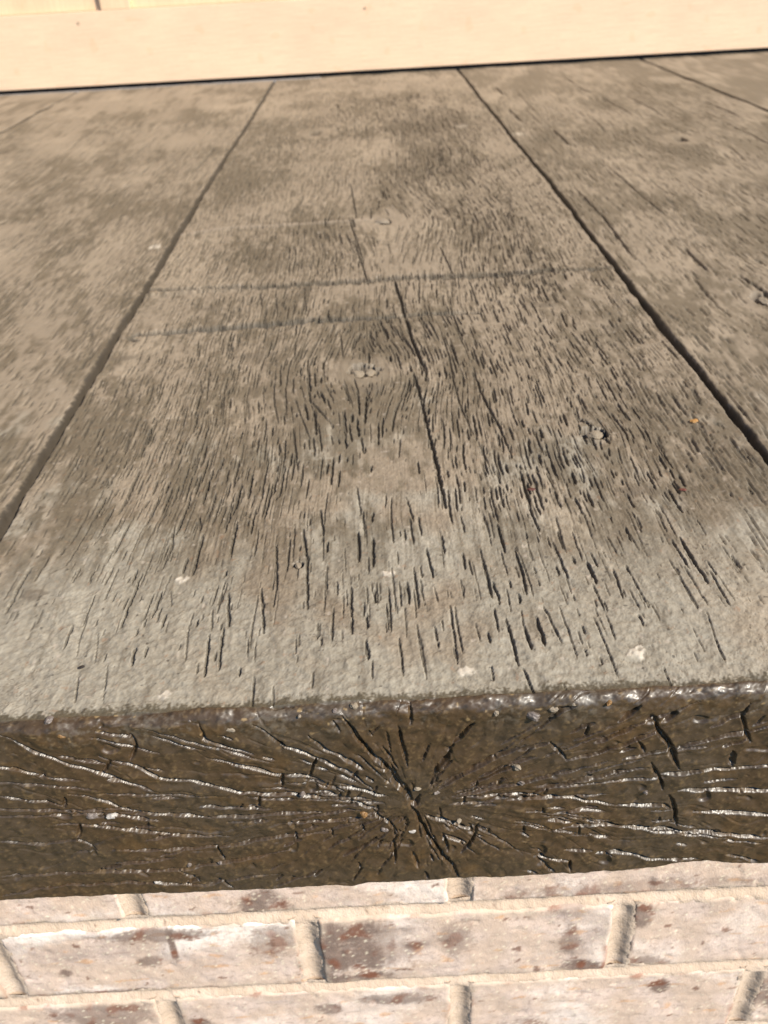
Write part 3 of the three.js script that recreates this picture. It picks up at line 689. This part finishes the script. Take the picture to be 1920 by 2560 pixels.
for (let row = 0; row <= 5; row++) add(brickWall, 'bed_joint', strip(-1.95, BED - COURSE * (row - 1), 1.95, BED - COURSE * (row - 1), row > 0 && row < 4 ? 0.0016 : 0.005, JOINT), mortarMat);
for (let row = 0; row <= 5; row++) for (let i = -8; i <= 8; i++) {
  const x = (row % 2 === 0 ? -0.0696 : 0.033) + i * MOD, y = BED - COURSE * (row - 1);
  add(brickWall, 'head_joint', strip(x + 0.0015 * N(i * 3.1, row), y + 0.004, x + 0.0015 * N(i, row * 3.7), y + COURSE - 0.004, Math.abs(i) < 3 ? 0.0014 : 0.005, HEAD), mortarMat);
}
const core = new THREE.MeshStandardMaterial({ color: new THREE.Color(0.4, 0.32, 0.24), roughness: 0.95 });
const backing = add(brickWall, 'backing', new THREE.BoxGeometry(3.9, -0.139 - GROUND, 0.09), core); backing.position.set(0, (GROUND - 0.139) / 2, WALL - 0.0145 - 0.045);

// ---------- painted timber panelling behind the porch ----------
const panelling = thing('timber_panelling', 'cream painted timber rail and panels closing the back of the porch above a dark gap', 'panelling');
const paintTex = (() => {
  const n = 1024, d = new Uint8Array(n * n * 4);
  for (let j = 0; j < n; j++) for (let i = 0; i < n; i++) {
    const v = 0.965 + 0.03 * N(i / 60, j / 5) + 0.025 * N(i / 130 + 7, j / 90) + 0.02 * N(i / 14, j / 2.2), o = (j * n + i) * 4, k = smooth(0.5, 0.75, N(i / 50 + 40, j / 30)) * 0.03;
    d[o] = clamp(v * 255, 0, 255); d[o + 1] = clamp((v - k) * 252, 0, 255); d[o + 2] = clamp((v - k * 1.6) * 250, 0, 255); d[o + 3] = 255;
  }
  const t = new THREE.DataTexture(d, n, n); t.colorSpace = THREE.SRGBColorSpace; t.wrapS = t.wrapT = THREE.RepeatWrapping; t.magFilter = t.minFilter = THREE.LinearFilter; t.needsUpdate = true; return t;
})();
const paintUp = paintTex.clone(); paintUp.rotation = Math.PI / 2; paintUp.needsUpdate = true;
const cream = new THREE.MeshStandardMaterial({ name: 'cream_paint', color: new THREE.Color(0.74, 0.532, 0.36), roughness: 0.55, map: paintTex, bumpMap: paintTex, bumpScale: 0.0012 });
const creamUp = new THREE.MeshStandardMaterial({ name: 'cream_paint_upright', color: new THREE.Color(0.74, 0.535, 0.34), roughness: 0.55, map: paintUp, bumpMap: paintUp, bumpScale: 0.0016 });
function board(name, x0, x1, y0, y1, z, thick, m) {
  const g = new RoundedBoxGeometry(x1 - x0, y1 - y0, thick, 3, 0.0016), p = g.attributes.position, uv = g.attributes.uv;
  for (let i = 0; i < p.count; i++) uv.setXY(i, p.getX(i) + x0 * 1.3 + (x0 + x1) / 2, p.getY(i) + (y0 + y1) / 2);
  const b = add(panelling, name, g, m); b.position.set((x0 + x1) / 2, (y0 + y1) / 2, z - thick / 2); return b;
}
const RAIL = 0.1855, DEEP = 0.0145;
const rail = board('bottom_rail', -3.2, 3.2, 0.0105, RAIL, HOUSE, 0.05, cream);
const stiles = [-2.24, -0.64, 0.96, 2.56];
for (const x of stiles) board('stile', x - 0.039, x + 0.039, RAIL + 0.0004, 2.5, HOUSE - 0.0006, 0.049, creamUp);
for (let i = -1; i < stiles.length; i++) {
  const a = i < 0 ? -3.2 : stiles[i] + 0.0395, b = i === stiles.length - 1 ? 3.2 : stiles[i + 1] - 0.0395;
  board('panel', a, b, RAIL + 0.0006, 2.5, HOUSE - DEEP, 0.03, creamUp);
}
board('top_rail', -3.2, 3.2, 2.5006, 2.7, HOUSE, 0.05, cream);
const nailMat = new THREE.MeshStandardMaterial({ color: new THREE.Color(0.24, 0.18, 0.12), roughness: 0.7 });
for (const [x, y] of [[-0.745, 0.1595], [0.0095, 0.157]]) {
  const nail = add(rail, 'nail_head', new THREE.CylinderGeometry(0.0026, 0.0032, 0.0016, 14).rotateX(Math.PI / 2), nailMat);
  nail.position.set(x - rail.position.x, y - rail.position.y, 0.0256);
}
const rubber = new THREE.MeshStandardMaterial({ name: 'black_rubber', color: new THREE.Color(0.008, 0.008, 0.008), roughness: 0.8 });
const seal = add(panelling, 'rubber_seal', new RoundedBoxGeometry(6.4, 0.026, 0.03, 2, 0.003), rubber); seal.position.set(0, 0.0035, HOUSE - 0.012 - 0.015);
{
  const pts = Array.from({ length: 60 }, (_, i) => new THREE.Vector3(mix(-1.4, -0.12, i / 59), -0.0035 + 0.0006 * N(i * 0.7, 2), HOUSE + 0.006 + 0.002 * N(i * 0.4, 5)));
  const g = new THREE.TubeGeometry(new THREE.CatmullRomCurve3(pts), 240, 0.0055, 8); g.scale(1, 1, 1);
  add(panelling, 'sealant_bead', g, new THREE.MeshStandardMaterial({ color: new THREE.Color(0.2, 0.18, 0.165), roughness: 0.5 }));
}

// ---------- ground in front of the porch ----------
{
  const n = 512, d = new Uint8Array(n * n * 4);
  for (let j = 0; j < n; j++) for (let i = 0; i < n; i++) { const v = fbm(i / 40, j / 40, 4), o = (j * n + i) * 4; d[o] = clamp(92 + 34 * v + 16 * rnd(), 0, 255); d[o + 1] = clamp(84 + 34 * v + 16 * rnd(), 0, 255); d[o + 2] = clamp(62 + 26 * v + 12 * rnd(), 0, 255); d[o + 3] = 255; }
  const t = new THREE.DataTexture(d, n, n); t.colorSpace = THREE.SRGBColorSpace; t.wrapS = t.wrapT = THREE.RepeatWrapping; t.magFilter = t.minFilter = THREE.LinearFilter; t.repeat.set(300, 300); t.needsUpdate = true;
  const g = add(scene, 'ground', new THREE.PlaneGeometry(600, 600).rotateX(-Math.PI / 2), new THREE.MeshStandardMaterial({ map: t, roughness: 0.95 }));
  g.position.y = GROUND; g.userData = { kind: 'structure', label: 'bare brown soil in front of the brick wall', category: 'ground' };
}

// ---------- render ----------
const renderer = new THREE.WebGLRenderer({ antialias: true });
renderer.setSize(768, 1024);
renderer.toneMapping = THREE.LinearToneMapping;
renderer.toneMappingExposure = EXPOSURE;
renderer.shadowMap.enabled = true;
renderer.render(scene, camera);
